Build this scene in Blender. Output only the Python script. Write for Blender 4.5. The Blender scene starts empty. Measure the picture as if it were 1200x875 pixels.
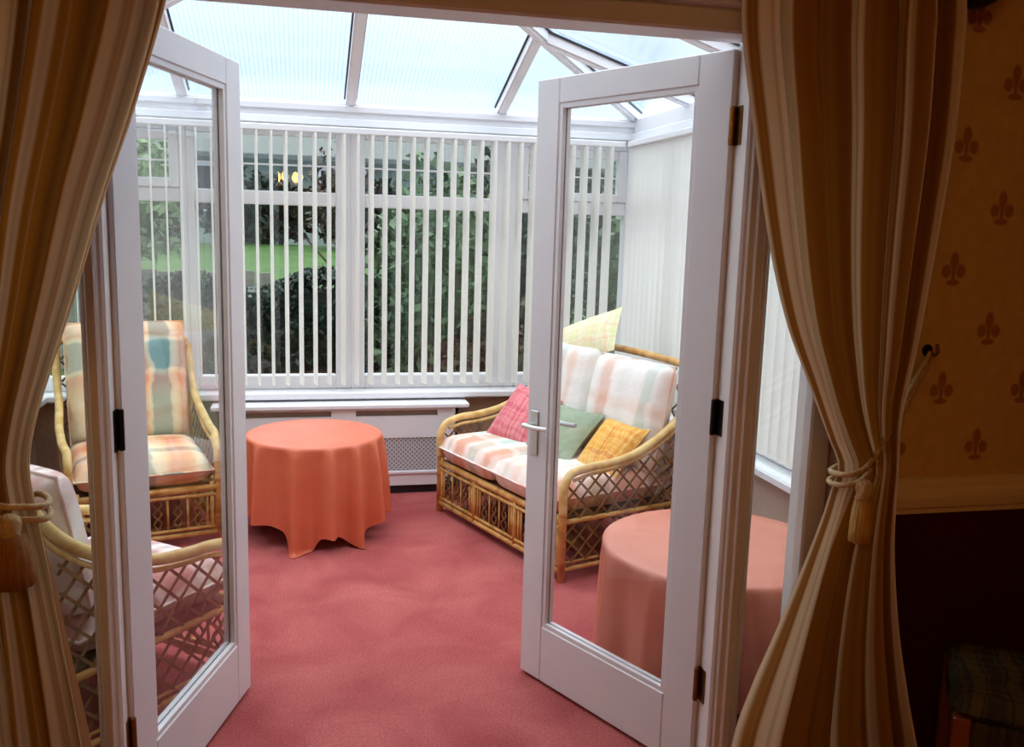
import bpy, math, random
from math import sin, cos, pi, radians, sqrt, atan2
from mathutils import Vector, Matrix

random.seed(7)
sc = bpy.context.scene
COL = sc.collection

# ------------------------------------------------------------------ camera
PITCH, ROLL, YAW = radians(9.15), radians(1.63), radians(13.12)
def camera():
    cd = bpy.data.cameras.new('camera')
    cd.sensor_fit = 'HORIZONTAL'; cd.sensor_width = 36.0; cd.lens = 36.0*1068/1200
    cd.clip_start = 0.05; cd.clip_end = 300
    o = bpy.data.objects.new('camera', cd); COL.objects.link(o)
    o.matrix_world = (Matrix.Translation((0, 0, 1.53)) @ Matrix.Rotation(-YAW, 4, 'Z')
                      @ Matrix.Rotation(pi/2-PITCH, 4, 'X') @ Matrix.Rotation(ROLL, 4, 'Z'))
    sc.camera = o
camera()

# ------------------------------------------------------------------ world, exposure
EXPOSURE = 0.22
SKY_STRENGTH = 2.3
LAMP_STRENGTH = 30.0
sc.view_settings.view_transform = 'Standard'
sc.view_settings.look = 'None'
sc.view_settings.gamma = 1.0
sc.view_settings.use_curve_mapping = False
sc.view_settings.exposure = EXPOSURE

def new_node(nt, typ, **kw):
    n = nt.nodes.new(typ)
    for k, v in kw.items(): setattr(n, k, v)
    return n

def ramp_node(nt, stops, fac=None, interp='LINEAR'):
    r = nt.nodes.new('ShaderNodeValToRGB'); r.color_ramp.interpolation = interp
    el = r.color_ramp.elements
    while len(el) < len(stops): el.new(0.5)
    for e, (p, c) in zip(el, stops):
        e.position = p; e.color = (*c, 1) if len(c) == 3 else c
    if fac is not None: nt.links.new(fac, r.inputs[0])
    return r

def build_world():
    w = bpy.data.worlds.new('overcast_sky'); sc.world = w; w.use_nodes = True
    nt = w.node_tree; nt.nodes.clear(); L = nt.links.new
    tc = new_node(nt, 'ShaderNodeTexCoord')
    sp = new_node(nt, 'ShaderNodeSeparateXYZ'); L(tc.outputs['Generated'], sp.inputs[0])
    nz = new_node(nt, 'ShaderNodeTexNoise'); nz.inputs['Scale'].default_value = 3.0; nz.inputs['Detail'].default_value = 5
    L(tc.outputs['Generated'], nz.inputs['Vector'])
    m = new_node(nt, 'ShaderNodeMath', operation='MULTIPLY_ADD'); m.inputs[1].default_value = 0.22; m.inputs[2].default_value = -0.11
    L(nz.outputs[0], m.inputs[0])
    a = new_node(nt, 'ShaderNodeMath', operation='ADD'); L(sp.outputs['Z'], a.inputs[0]); L(m.outputs[0], a.inputs[1])
    r = ramp_node(nt, [(0.0, (.28, .34, .40)), (0.12, (.20, .28, .38)), (0.24, (.36, .43, .52)), (0.36, (.53, .61, .70)), (0.6, (1.15, 1.2, 1.28)), (1.0, (1.75, 1.8, 1.88))], a.outputs[0])
    bg = new_node(nt, 'ShaderNodeBackground'); bg.inputs[1].default_value = SKY_STRENGTH
    L(r.outputs[0], bg.inputs[0])
    out = new_node(nt, 'ShaderNodeOutputWorld'); L(bg.outputs[0], out.inputs[0])
build_world()

# ------------------------------------------------------------------ materials
def srgb(r, g, b):
    def f(c):
        c /= 255.0
        return c/12.92 if c <= .04045 else ((c+.055)/1.055)**2.4
    return (f(r), f(g), f(b))

def mat_base(name):
    m = bpy.data.materials.new(name); m.use_nodes = True
    nt = m.node_tree; nt.nodes.clear()
    out = new_node(nt, 'ShaderNodeOutputMaterial')
    return m, nt, out

def simple(name, c1, c2=None, scale=8, rough=.5, bump=0, bscale=60, spec=.4, metal=0, stretch=(1, 1, 1), detail=4, transl=0, coord='Object'):
    """principled surface, two colours mixed by a noise, optional bump and cloth translucency"""
    m, nt, out = mat_base(name); L = nt.links.new
    p = new_node(nt, 'ShaderNodeBsdfPrincipled')
    p.inputs['Roughness'].default_value = rough; p.inputs['Metallic'].default_value = metal
    p.inputs['Specular IOR Level'].default_value = spec
    tc = new_node(nt, 'ShaderNodeTexCoord'); mp = new_node(nt, 'ShaderNodeMapping')
    mp.inputs['Scale'].default_value = stretch; L(tc.outputs[coord], mp.inputs[0])
    col = None
    if c2:
        nz = new_node(nt, 'ShaderNodeTexNoise'); nz.inputs['Scale'].default_value = scale; nz.inputs['Detail'].default_value = detail
        L(mp.outputs[0], nz.inputs['Vector'])
        r = ramp_node(nt, [(.32, c1), (.68, c2)], nz.outputs[0]); col = r.outputs[0]
        L(col, p.inputs['Base Color'])
    else: p.inputs['Base Color'].default_value = (*c1, 1)
    if bump:
        nb = new_node(nt, 'ShaderNodeTexNoise'); nb.inputs['Scale'].default_value = bscale; nb.inputs['Detail'].default_value = 3
        L(mp.outputs[0], nb.inputs['Vector'])
        b = new_node(nt, 'ShaderNodeBump'); b.inputs['Strength'].default_value = bump; b.inputs['Distance'].default_value = .01
        L(nb.outputs[0], b.inputs['Height']); L(b.outputs[0], p.inputs['Normal'])
    if transl:
        t = new_node(nt, 'ShaderNodeBsdfTranslucent')
        if col: L(col, t.inputs[0])
        else: t.inputs[0].default_value = (*c1, 1)
        mx = new_node(nt, 'ShaderNodeMixShader'); mx.inputs[0].default_value = transl
        L(p.outputs[0], mx.inputs[1]); L(t.outputs[0], mx.inputs[2]); L(mx.outputs[0], out.inputs[0])
    else: L(p.outputs[0], out.inputs[0])
    return m

def schlick(nt, r0):
    lw = new_node(nt, 'ShaderNodeLayerWeight'); lw.inputs[0].default_value = .5
    pw = new_node(nt, 'ShaderNodeMath', operation='POWER'); pw.inputs[1].default_value = 5
    nt.links.new(lw.outputs['Facing'], pw.inputs[0])
    ma = new_node(nt, 'ShaderNodeMath', operation='MULTIPLY_ADD'); ma.inputs[1].default_value = 1-r0; ma.inputs[2].default_value = r0
    nt.links.new(pw.outputs[0], ma.inputs[0])
    return ma.outputs[0]

def glass_mat(name, tint):
    m, nt, out = mat_base(name); L = nt.links.new
    t = new_node(nt, 'ShaderNodeBsdfTransparent'); t.inputs[0].default_value = (*tint, 1)
    g = new_node(nt, 'ShaderNodeBsdfGlossy'); g.inputs['Roughness'].default_value = 0.0
    mx = new_node(nt, 'ShaderNodeMixShader'); L(schlick(nt, .04), mx.inputs[0]); L(t.outputs[0], mx.inputs[1]); L(g.outputs[0], mx.inputs[2])
    L(mx.outputs[0], out.inputs[0]); return m

def roof_sheet_mat():
    """twin-wall polycarbonate: mostly clear, a little milky, fine ribs along the slope (UV x)"""
    m, nt, out = mat_base('polycarbonate'); L = nt.links.new
    uv = new_node(nt, 'ShaderNodeUVMap')
    sp = new_node(nt, 'ShaderNodeSeparateXYZ'); L(uv.outputs[0], sp.inputs[0])
    mu = new_node(nt, 'ShaderNodeMath', operation='MULTIPLY'); mu.inputs[1].default_value = 2*pi/.022; L(sp.outputs[0], mu.inputs[0])
    si = new_node(nt, 'ShaderNodeMath', operation='SINE'); L(mu.outputs[0], si.inputs[0])
    fa = new_node(nt, 'ShaderNodeMath', operation='MULTIPLY_ADD'); fa.inputs[1].default_value = .03; fa.inputs[2].default_value = .08; L(si.outputs[0], fa.inputs[0])
    t = new_node(nt, 'ShaderNodeBsdfTransparent'); t.inputs[0].default_value = (.93, .965, .99, 1)
    d = new_node(nt, 'ShaderNodeBsdfTranslucent'); d.inputs[0].default_value = (.85, .92, .98, 1)
    mx = new_node(nt, 'ShaderNodeMixShader'); L(fa.outputs[0], mx.inputs[0]); L(t.outputs[0], mx.inputs[1]); L(d.outputs[0], mx.inputs[2])
    g = new_node(nt, 'ShaderNodeBsdfGlossy'); g.inputs['Roughness'].default_value = .15
    m2 = new_node(nt, 'ShaderNodeMixShader'); L(schlick(nt, .03), m2.inputs[0]); L(mx.outputs[0], m2.inputs[1]); L(g.outputs[0], m2.inputs[2])
    L(m2.outputs[0], out.inputs[0]); return m

def emit_mat(name, c, s):
    m, nt, out = mat_base(name)
    e = new_node(nt, 'ShaderNodeEmission'); e.inputs[0].default_value = (*c, 1); e.inputs[1].default_value = s
    nt.links.new(e.outputs[0], out.inputs[0]); return m

def wallpaper_mat():
    """plain paper with a printed half-drop tulip sprig above the rail, dark burgundy paint below"""
    m, nt, out = mat_base('dining_wallpaper'); L = nt.links.new
    tc = new_node(nt, 'ShaderNodeTexCoord'); sp = new_node(nt, 'ShaderNodeSeparateXYZ'); L(tc.outputs['Object'], sp.inputs[0])
    def M(op, a, b=None, c=None):
        n = new_node(nt, 'ShaderNodeMath', operation=op)
        for i, v in enumerate((a, b, c)):
            if v is None: continue
            if isinstance(v, (int, float)): n.inputs[i].default_value = v
            else: L(v, n.inputs[i])
        return n.outputs[0]
    X, Z = sp.outputs['X'], sp.outputs['Z']
    def sprig(x0, z0):
        u = M('ABSOLUTE', M('SUBTRACT', M('FLOORED_MODULO', M('ADD', X, .122-x0), .244), .122))
        v = M('SUBTRACT', M('FLOORED_MODULO', M('ADD', Z, .1525-z0), .305), .1525)
        best = None
        for cx, cz, rx, rz in ((0, .020, .0125, .024), (.021, -.006, .0135, .017), (0, -.034, .020, .008), (0, -.012, .006, .022)):
            d = M('ADD', M('POWER', M('DIVIDE', M('SUBTRACT', u, cx), rx), 2), M('POWER', M('DIVIDE', M('SUBTRACT', v, cz), rz), 2))
            best = d if best is None else M('MINIMUM', best, d)
        return best
    s = M('MINIMUM', sprig(1.60, 1.151), sprig(1.722, 1.0))
    mask = M('SUBTRACT', 1.0, M('SMOOTH_MIN', M('MULTIPLY', s, .8), 1.0, .3))
    mask = M('MAXIMUM', M('MULTIPLY', mask, 1.3), 0.0)
    mask = M('MINIMUM', mask, .62)
    nz = new_node(nt, 'ShaderNodeTexNoise'); nz.inputs['Scale'].default_value = 30; L(tc.outputs['Object'], nz.inputs['Vector'])
    base = ramp_node(nt, [(.3, srgb(214, 176, 108)), (.7, srgb(224, 188, 120))], nz.outputs[0])
    mx = new_node(nt, 'ShaderNodeMix', data_type='RGBA'); L(mask, mx.inputs[0]); L(base.outputs[0], mx.inputs[6]); mx.inputs[7].default_value = (*srgb(140, 34, 26), 1)
    lo = M('LESS_THAN', Z, .87)
    m2 = new_node(nt, 'ShaderNodeMix', data_type='RGBA'); L(lo, m2.inputs[0]); L(mx.outputs[2], m2.inputs[6]); m2.inputs[7].default_value = (*srgb(70, 16, 20), 1)
    p = new_node(nt, 'ShaderNodeBsdfPrincipled'); p.inputs['Roughness'].default_value = .7; p.inputs['Specular IOR Level'].default_value = .15
    L(m2.outputs[2], p.inputs['Base Color']); L(p.outputs[0], out.inputs[0]); return m

def plaid(name, pal, k=9.0, soft=.012, rough=.85):
    """woven check: bands of palette colours along x and along y, softened by a little noise"""
    m, nt, out = mat_base(name); L = nt.links.new
    tc = new_node(nt, 'ShaderNodeTexCoord')
    nz = new_node(nt, 'ShaderNodeTexNoise'); nz.inputs['Scale'].default_value = 9; nz.inputs['Detail'].default_value = 3
    L(tc.outputs['Object'], nz.inputs['Vector'])
    mu = new_node(nt, 'ShaderNodeVectorMath', operation='SCALE'); mu.inputs['Scale'].default_value = soft*6; L(nz.outputs['Color'], mu.inputs[0])
    ad = new_node(nt, 'ShaderNodeVectorMath', operation='ADD'); L(tc.outputs['Object'], ad.inputs[0]); L(mu.outputs[0], ad.inputs[1])
    oi = new_node(nt, 'ShaderNodeObjectInfo')
    sp = new_node(nt, 'ShaderNodeSeparateXYZ'); L(ad.outputs[0], sp.inputs[0])
    cols = []
    for i, ax in enumerate(('X', 'Y')):
        s = new_node(nt, 'ShaderNodeMath', operation='MULTIPLY_ADD'); s.inputs[1].default_value = k*(1 if i == 0 else .8); L(sp.outputs[ax], s.inputs[0])
        r7 = new_node(nt, 'ShaderNodeMath', operation='MULTIPLY'); r7.inputs[1].default_value = 37+11*i; L(oi.outputs['Random'], r7.inputs[0]); L(r7.outputs[0], s.inputs[2])
        n1 = new_node(nt, 'ShaderNodeTexNoise', noise_dimensions='1D'); n1.inputs['Scale'].default_value = 1.0; n1.inputs['Detail'].default_value = 0.6
        L(s.outputs[0], n1.inputs['W'])
        st = [(.33+.34*j/(len(pal)-1), c) for j, c in enumerate(pal)]
        r = ramp_node(nt, st, n1.outputs[0]); cols.append(r.outputs[0])
    mx = new_node(nt, 'ShaderNodeMix', data_type='RGBA'); mx.inputs[0].default_value = .42; L(cols[0], mx.inputs[6]); L(cols[1], mx.inputs[7])
    p = new_node(nt, 'ShaderNodeBsdfPrincipled'); p.inputs['Roughness'].default_value = rough; p.inputs['Specular IOR Level'].default_value = .15
    L(mx.outputs[2], p.inputs['Base Color'])
    nb = new_node(nt, 'ShaderNodeTexNoise'); nb.inputs['Scale'].default_value = 30; L(tc.outputs['Object'], nb.inputs['Vector'])
    b = new_node(nt, 'ShaderNodeBump'); b.inputs['Strength'].default_value = .25; b.inputs['Distance'].default_value = .01
    L(nb.outputs[0], b.inputs['Height']); L(b.outputs[0], p.inputs['Normal'])
    L(p.outputs[0], out.inputs[0]); return m

def curtain_mat():
    """cream and gold woven stripes running down the cloth (UV x), slightly translucent"""
    m, nt, out = mat_base('striped_curtain_cloth'); L = nt.links.new
    uv = new_node(nt, 'ShaderNodeUVMap'); sp = new_node(nt, 'ShaderNodeSeparateXYZ'); L(uv.outputs[0], sp.inputs[0])
    n1 = new_node(nt, 'ShaderNodeTexNoise', noise_dimensions='1D'); n1.inputs['Scale'].default_value = 9; n1.inputs['Detail'].default_value = 3
    L(sp.outputs[0], n1.inputs['W'])
    r = ramp_node(nt, [(.36, srgb(136, 84, 24)), (.47, srgb(168, 114, 42)), (.53, srgb(238, 222, 188)), (.58, srgb(232, 212, 172)), (.62, srgb(156, 102, 36))], n1.outputs[0])
    p = new_node(nt, 'ShaderNodeBsdfPrincipled'); p.inputs['Roughness'].default_value = .6; p.inputs['Specular IOR Level'].default_value = .25
    L(r.outputs[0], p.inputs['Base Color'])
    t = new_node(nt, 'ShaderNodeBsdfTranslucent'); L(r.outputs[0], t.inputs[0])
    mx = new_node(nt, 'ShaderNodeMixShader'); mx.inputs[0].default_value = .40
    L(p.outputs[0], mx.inputs[1]); L(t.outputs[0], mx.inputs[2]); L(mx.outputs[0], out.inputs[0]); return m

def cane_mat(name, ca, cb, cc):
    """rattan cane: banded along its length by stretched noise"""
    m, nt, out = mat_base(name); L = nt.links.new
    tc = new_node(nt, 'ShaderNodeTexCoord')
    n1 = new_node(nt, 'ShaderNodeTexNoise'); n1.inputs['Scale'].default_value = 16; n1.inputs['Detail'].default_value = 5; L(tc.outputs['Object'], n1.inputs['Vector'])
    r = ramp_node(nt, [(.3, ca), (.5, cb), (.7, cc)], n1.outputs[0])
    p = new_node(nt, 'ShaderNodeBsdfPrincipled'); p.inputs['Roughness'].default_value = .38; p.inputs['Specular IOR Level'].default_value = .4
    L(r.outputs[0], p.inputs['Base Color']); L(p.outputs[0], out.inputs[0]); return m

M = {}
M['upvc'] = simple('white_upvc', srgb(232, 232, 236), srgb(238, 238, 240), 3, .35)
M['door_paint'] = simple('white_door_paint', srgb(226, 226, 230), srgb(232, 231, 232), 4, .4, .03, 40)
M['frame_paint'] = simple('cream_white_frame_paint', srgb(228, 224, 220), srgb(234, 230, 226), 5, .35, .05, 40)
M['glass'] = glass_mat('window_glass', (.95, .975, .97))
M['door_glass'] = glass_mat('door_glass', (.985, .99, .99))
M['polycarb'] = roof_sheet_mat()
M['gasket'] = simple('dark_rubber_gasket', srgb(40, 42, 46), None, rough=.6)
M['carpet'] = None
M['plaster'] = simple('beige_plaster', srgb(186, 168, 152), srgb(196, 178, 160), 6, .8, .15, 90)
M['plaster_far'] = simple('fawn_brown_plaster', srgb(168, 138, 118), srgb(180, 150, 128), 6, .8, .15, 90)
M['ceiling_paint'] = simple('ceiling_paint', srgb(222, 214, 200), srgb(228, 220, 206), 6, .8)
M['wallpaper'] = wallpaper_mat()
M['gold_rail'] = simple('ochre_dado_paint', srgb(234, 212, 164), srgb(240, 220, 176), 8, .45)
M['dark_skirting'] = simple('dark_stained_skirting', srgb(60, 34, 24), srgb(74, 42, 30), 8, .4)
M['slat'] = simple('cream_blind_cloth', srgb(249, 248, 244), srgb(252, 251, 247), 20, .7, .05, 200, .2, transl=.5)
M['headrail'] = simple('white_headrail', srgb(235, 235, 235), None, rough=.35)
M['curtain'] = curtain_mat()
M['cord'] = simple('gold_twist_cord', srgb(190, 160, 110), srgb(220, 196, 150), 60, .6, .4, 160)
M['tassel_r'] = simple('gold_tassel_yarn', srgb(196, 150, 60), srgb(222, 190, 110), 30, .6, .5, 160, stretch=(8, 8, 1))
M['tassel_l'] = simple('bronze_tassel_yarn', srgb(150, 100, 44), srgb(180, 128, 60), 30, .6, .5, 160, stretch=(8, 8, 1))
M['brass'] = simple('tarnished_brass', srgb(120, 84, 40), srgb(150, 108, 56), 25, .4, metal=.9)
M['darkmetal'] = simple('dark_bronze', srgb(34, 28, 24), srgb(46, 38, 30), 20, .4, metal=.6)
M['silver'] = simple('satin_aluminium', srgb(214, 218, 214), None, rough=.3, metal=.6)
M['cane'] = cane_mat('honey_cane', srgb(170, 112, 44), srgb(206, 154, 82), srgb(224, 184, 116))
M['cane_pale'] = cane_mat('pale_cane', srgb(196, 148, 76), srgb(222, 186, 116), srgb(236, 208, 146))
M['cane_dark'] = cane_mat('brown_cane_lattice', srgb(96, 64, 34), srgb(126, 88, 48), srgb(150, 108, 62))
M['deck'] = simple('webbing_deck', srgb(90, 62, 40), srgb(110, 80, 52), 30, .8)
PA = [srgb(224, 164, 140), srgb(240, 214, 196), srgb(244, 240, 234), srgb(236, 232, 222), srgb(190, 204, 190)]
PB = [srgb(80, 140, 140), srgb(226, 222, 192), srgb(246, 226, 188), srgb(240, 186, 130), srgb(228, 128, 84), srgb(238, 180, 150)]
PC = [srgb(206, 140, 134), srgb(240, 216, 208), srgb(250, 244, 238), srgb(244, 234, 224), srgb(176, 128, 120)]
M['fab_sofa'] = plaid('pastel_check_cloth', PA, 7)
M['fab_chair'] = plaid('teal_peach_check_cloth', PB, 7)
M['fab_near'] = plaid('pink_cream_check_cloth', PC, 7)
M['pillow_pink'] = plaid('pink_damask_cloth', [srgb(222, 130, 136), srgb(206, 96, 108), srgb(232, 156, 156), srgb(196, 88, 100)], 26)
M['pillow_green'] = simple('sage_green_cloth', srgb(142, 156, 128), srgb(156, 168, 142), 14, .8, .2, 60)
M['pillow_orange'] = plaid('marigold_print_cloth', [srgb(240, 184, 84), srgb(222, 142, 52), srgb(246, 204, 116), srgb(206, 120, 60)], 30)
M['pillow_lemon'] = plaid('lemon_floral_cloth', [srgb(244, 236, 196), srgb(222, 222, 160), srgb(246, 238, 214), srgb(240, 208, 160), srgb(238, 232, 180)], 16)
M['cloth_far'] = simple('coral_tablecloth', srgb(217, 108, 74), srgb(225, 120, 86), 7, .42, .05, 120, .6, transl=.04)
M['cloth_near'] = simple('peach_tablecloth', srgb(218, 130, 106), srgb(226, 142, 118), 7, .42, .05, 120, .6, transl=.04)
M['wood'] = simple('pale_turned_wood', srgb(170, 126, 84), srgb(190, 148, 104), 12, .5, stretch=(6, 6, 1))
M['darkwood'] = simple('dark_polished_wood', srgb(128, 66, 28), srgb(150, 84, 38), 10, .35, stretch=(6, 6, 1))
M['seat_dark'] = plaid('dim_brocade', [srgb(60, 52, 40), srgb(90, 80, 44), srgb(50, 40, 36), srgb(100, 84, 50)], 22)
M['hedge'] = simple('dark_hedge_leaf', srgb(22, 36, 28), srgb(38, 56, 42), 5, .5, coord='Object')
M['shrub'] = simple('shrub_leaf', srgb(56, 80, 52), srgb(92, 118, 82), 5, .5, coord='Object')
M['shrub_red'] = simple('reddish_shrub_leaf', srgb(64, 40, 38), srgb(60, 62, 44), 5, .5, coord='Object')
M['conifer'] = simple('dark_conifer_leaf', srgb(18, 32, 24), srgb(30, 48, 34), 5, .6, coord='Object')
M['pale_leaf'] = simple('pale_green_leaf', srgb(96, 122, 84), srgb(130, 154, 110), 5, .5, coord='Object')
M['bark'] = simple('bark', srgb(70, 58, 46), srgb(92, 78, 62), 10, .9, .5, 30)
M['lawn'] = simple('lawn_grass', srgb(44, 76, 24), srgb(62, 96, 30), 3, .8, .5, 40)
M['paving'] = simple('grey_paving', srgb(140, 138, 134), srgb(160, 157, 150), 3, .85, .2, 20)
M['fence'] = simple('weathered_fence', srgb(120, 116, 108), srgb(140, 136, 126), 4, .85, stretch=(1, 1, 6))
M['render_wall'] = simple('grey_green_render', srgb(112, 124, 116), srgb(122, 134, 124), 4, .85)
M['rooftile'] = simple('grey_roof_tile', srgb(84, 90, 88), srgb(98, 102, 98), 9, .8)
M['amber'] = emit_mat('lamp_glow', (1.0, .50, .13), LAMP_STRENGTH)

def carpet_mat():
    m, nt, out = mat_base('crimson_carpet'); L = nt.links.new
    tc = new_node(nt, 'ShaderNodeTexCoord')
    n1 = new_node(nt, 'ShaderNodeTexNoise'); n1.inputs['Scale'].default_value = 3.2; n1.inputs['Detail'].default_value = 5; n1.inputs['Distortion'].default_value = .6
    L(tc.outputs['Object'], n1.inputs['Vector'])
    n2 = new_node(nt, 'ShaderNodeTexNoise'); n2.inputs['Scale'].default_value = 130; n2.inputs['Detail'].default_value = 2
    L(tc.outputs['Object'], n2.inputs['Vector'])
    r1 = ramp_node(nt, [(.3, srgb(164, 78, 78)), (.7, srgb(190, 104, 100))], n1.outputs[0])
    r2 = ramp_node(nt, [(.3, (.72, .72, .72)), (.7, (1.1, 1.1, 1.1))], n2.outputs[0])
    mx = new_node(nt, 'ShaderNodeMix', data_type='RGBA', blend_type='MULTIPLY'); mx.inputs[0].default_value = 1
    L(r1.outputs[0], mx.inputs[6]); L(r2.outputs[0], mx.inputs[7])
    p = new_node(nt, 'ShaderNodeBsdfPrincipled'); p.inputs['Roughness'].default_value = .95; p.inputs['Specular IOR Level'].default_value = .05
    L(mx.outputs[2], p.inputs['Base Color'])
    b = new_node(nt, 'ShaderNodeBump'); b.inputs['Strength'].default_value = .5; b.inputs['Distance'].default_value = .006
    L(n2.outputs[0], b.inputs['Height']); L(b.outputs[0], p.inputs['Normal']); L(p.outputs[0], out.inputs[0]); return m
M['carpet'] = carpet_mat()

# ------------------------------------------------------------------ mesh helpers
class MB:
    """collects shapes for one mesh"""
    def __init__(s): s.v = []; s.f = []; s.mi = []; s.uv = None
    def add(s, vs, fs, mi=0):
        b = len(s.v); s.v += [tuple(v) for v in vs]
        for f in fs: s.f.append(tuple(b+i for i in f)); s.mi.append(mi)
    def box(s, x0, x1, y0, y1, z0, z1, mi=0):
        s.add([(x0, y0, z0), (x1, y0, z0), (x1, y1, z0), (x0, y1, z0), (x0, y0, z1), (x1, y0, z1), (x1, y1, z1), (x0, y1, z1)],
              [(3, 2, 1, 0), (4, 5, 6, 7), (0, 1, 5, 4), (1, 2, 6, 5), (2, 3, 7, 6), (3, 0, 4, 7)], mi)
    def cbox(s, x0, x1, y0, y1, z0, z1, c=.004, mi=0):
        """box with chamfered long edges all round (octagon-ish in each axis)"""
        vs = []; 
        for z, k in ((z0, c), (z0+c, 0), (z1-c, 0), (z1, c)):
            a0, a1, b0, b1 = x0+k, x1-k, y0+k, y1-k
            vs += [(a0+c, b0, z), (a1-c, b0, z), (a1, b0+c, z), (a1, b1-c, z), (a1-c, b1, z), (a0+c, b1, z), (a0, b1-c, z), (a0, b0+c, z)]
        fs = [tuple(range(7, -1, -1)), tuple(range(24, 32))]
        for r in range(3):
            for i in range(8): fs.append((r*8+i, r*8+(i+1) % 8, (r+1)*8+(i+1) % 8, (r+1)*8+i))
        s.add(vs, fs, mi)
    def bar(s, p, q, w, t, n, mi=0):
        p, q, n = Vector(p), Vector(q), Vector(n).normalized()
        d = (q-p).normalized(); a = d.cross(n).normalized()*(w/2); n = n*(t/2)
        vs = [p-a-n, p+a-n, p+a+n, p-a+n, q-a-n, q+a-n, q+a+n, q-a+n]
        s.add(vs, [(3, 2, 1, 0), (4, 5, 6, 7), (0, 1, 5, 4), (1, 2, 6, 5), (2, 3, 7, 6), (3, 0, 4, 7)], mi)
    def tube(s, pts, r, seg=8, closed=False, mi=0, rr=None):
        pts = [Vector(p) for p in pts]; n = len(pts)
        def tan(i):
            if closed: return (pts[(i+1) % n]-pts[i-1]).normalized()
            return (pts[min(i+1, n-1)]-pts[max(i-1, 0)]).normalized()
        t0 = tan(0); up = Vector((0, 0, 1)) if abs(t0.z) < .9 else Vector((1, 0, 0))
        a = t0.cross(up).normalized(); vs = []
        for i in range(n):
            t = tan(i); a = (a-t*a.dot(t)).normalized(); b = t.cross(a)
            R = rr[i] if rr else r
            for k in range(seg):
                th = 2*pi*k/seg; vs.append(pts[i]+a*(R*cos(th))+b*(R*sin(th)))
        fs = []
        for i in range(n if closed else n-1):
            j = (i+1) % n
            for k in range(seg): fs.append((i*seg+k, i*seg+(k+1) % seg, j*seg+(k+1) % seg, j*seg+k))
        if not closed:
            fs.append(tuple(range(seg-1, -1, -1))); fs.append(tuple((n-1)*seg+k for k in range(seg)))
        s.add(vs, fs, mi)
    def lathe(s, prof, c=(0, 0, 0), seg=20, wob=None, mi=0):
        vs = []; m = len(prof)
        for (r, z) in prof:
            for k in range(seg):
                th = 2*pi*k/seg; R = r*(1+(wob(th, z) if wob else 0)); vs.append((c[0]+R*cos(th), c[1]+R*sin(th), c[2]+z))
        fs = [(i*seg+k, i*seg+(k+1) % seg, (i+1)*seg+(k+1) % seg, (i+1)*seg+k) for i in range(m-1) for k in range(seg)]
        fs.append(tuple(range(seg-1, -1, -1))); fs.append(tuple((m-1)*seg+k for k in range(seg)))
        s.add(vs, fs, mi)
    def grid(s, fn, nu, nv, closed_u=False, mi=0):
        vs = [fn(i/(nu if closed_u else nu-1), j/(nv-1)) for j in range(nv) for i in range(nu)]
        fs = []
        for j in range(nv-1):
            for i in range(nu if closed_u else nu-1):
                k = (i+1) % nu; fs.append((j*nu+i, j*nu+k, (j+1)*nu+k, (j+1)*nu+i))
        s.add(vs, fs, mi)
    def mesh(s, name, mats, smooth=False, uvfn=None):
        me = bpy.data.meshes.new(name); me.from_pydata(s.v, [], s.f); me.update()
        for m in (mats if isinstance(mats, (list, tuple)) else [mats]): me.materials.append(m)
        if isinstance(mats, (list, tuple)): me.polygons.foreach_set('material_index', s.mi)
        if smooth: me.polygons.foreach_set('use_smooth', [True]*len(s.f))
        uvs = s.uv
        if uvs:
            l = me.uv_layers.new(name='UVMap')
            for p in me.polygons:
                for li in p.loop_indices: l.data[li].uv = uvs[me.loops[li].vertex_index]
        return me

def put(name, me, parent=None, loc=None, rot=None):
    o = bpy.data.objects.new(name, me); COL.objects.link(o)
    if parent: o.parent = parent
    if loc: o.location = loc
    if rot: o.rotation_euler = rot
    return o
def obj(name, mb, mat, parent=None, smooth=False, loc=None, rot=None):
    return put(name, mb.mesh(name, mat, smooth), parent, loc, rot)
def tag(o, label, cat, group=None, kind=None):
    o['label'] = label; o['category'] = cat
    if group: o['group'] = group
    if kind: o['kind'] = kind
    return o
def empty(name, loc=(0, 0, 0), rz=0):
    o = bpy.data.objects.new(name, None); COL.objects.link(o); o.empty_display_size = .1
    o.location = loc; o.rotation_euler = (0, 0, rz); return o
def structure(o): o['kind'] = 'structure'; return o
def box_obj(name, dims, mat, parent=None, c=0):
    b = MB()
    b.cbox(*dims, c) if c else b.box(*dims)
    return obj(name, b, mat, parent)
def smooth_path(pts, n=6, closed=False):
    P = [Vector(p) for p in pts]; m = len(P); out = []
    rng = range(m) if closed else range(m-1)
    for i in rng:
        if closed: a, b, c, d = P[i-1], P[i], P[(i+1) % m], P[(i+2) % m]
        else: a, b, c, d = P[max(i-1, 0)], P[i], P[i+1], P[min(i+2, m-1)]
        for k in range(n):
            t = k/n
            out.append(.5*((2*b)+(c-a)*t+(2*a-5*b+4*c-d)*t*t+(3*b-a-3*c+d)*t**3))
    if not closed: out.append(P[-1])
    return out
def interp(tab, x):
    if x <= tab[0][0]: return tab[0][1]
    for (a, p), (b, q) in zip(tab, tab[1:]):
        if x <= b: return p+(q-p)*(x-a)/(b-a)
    return tab[-1][1]
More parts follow.
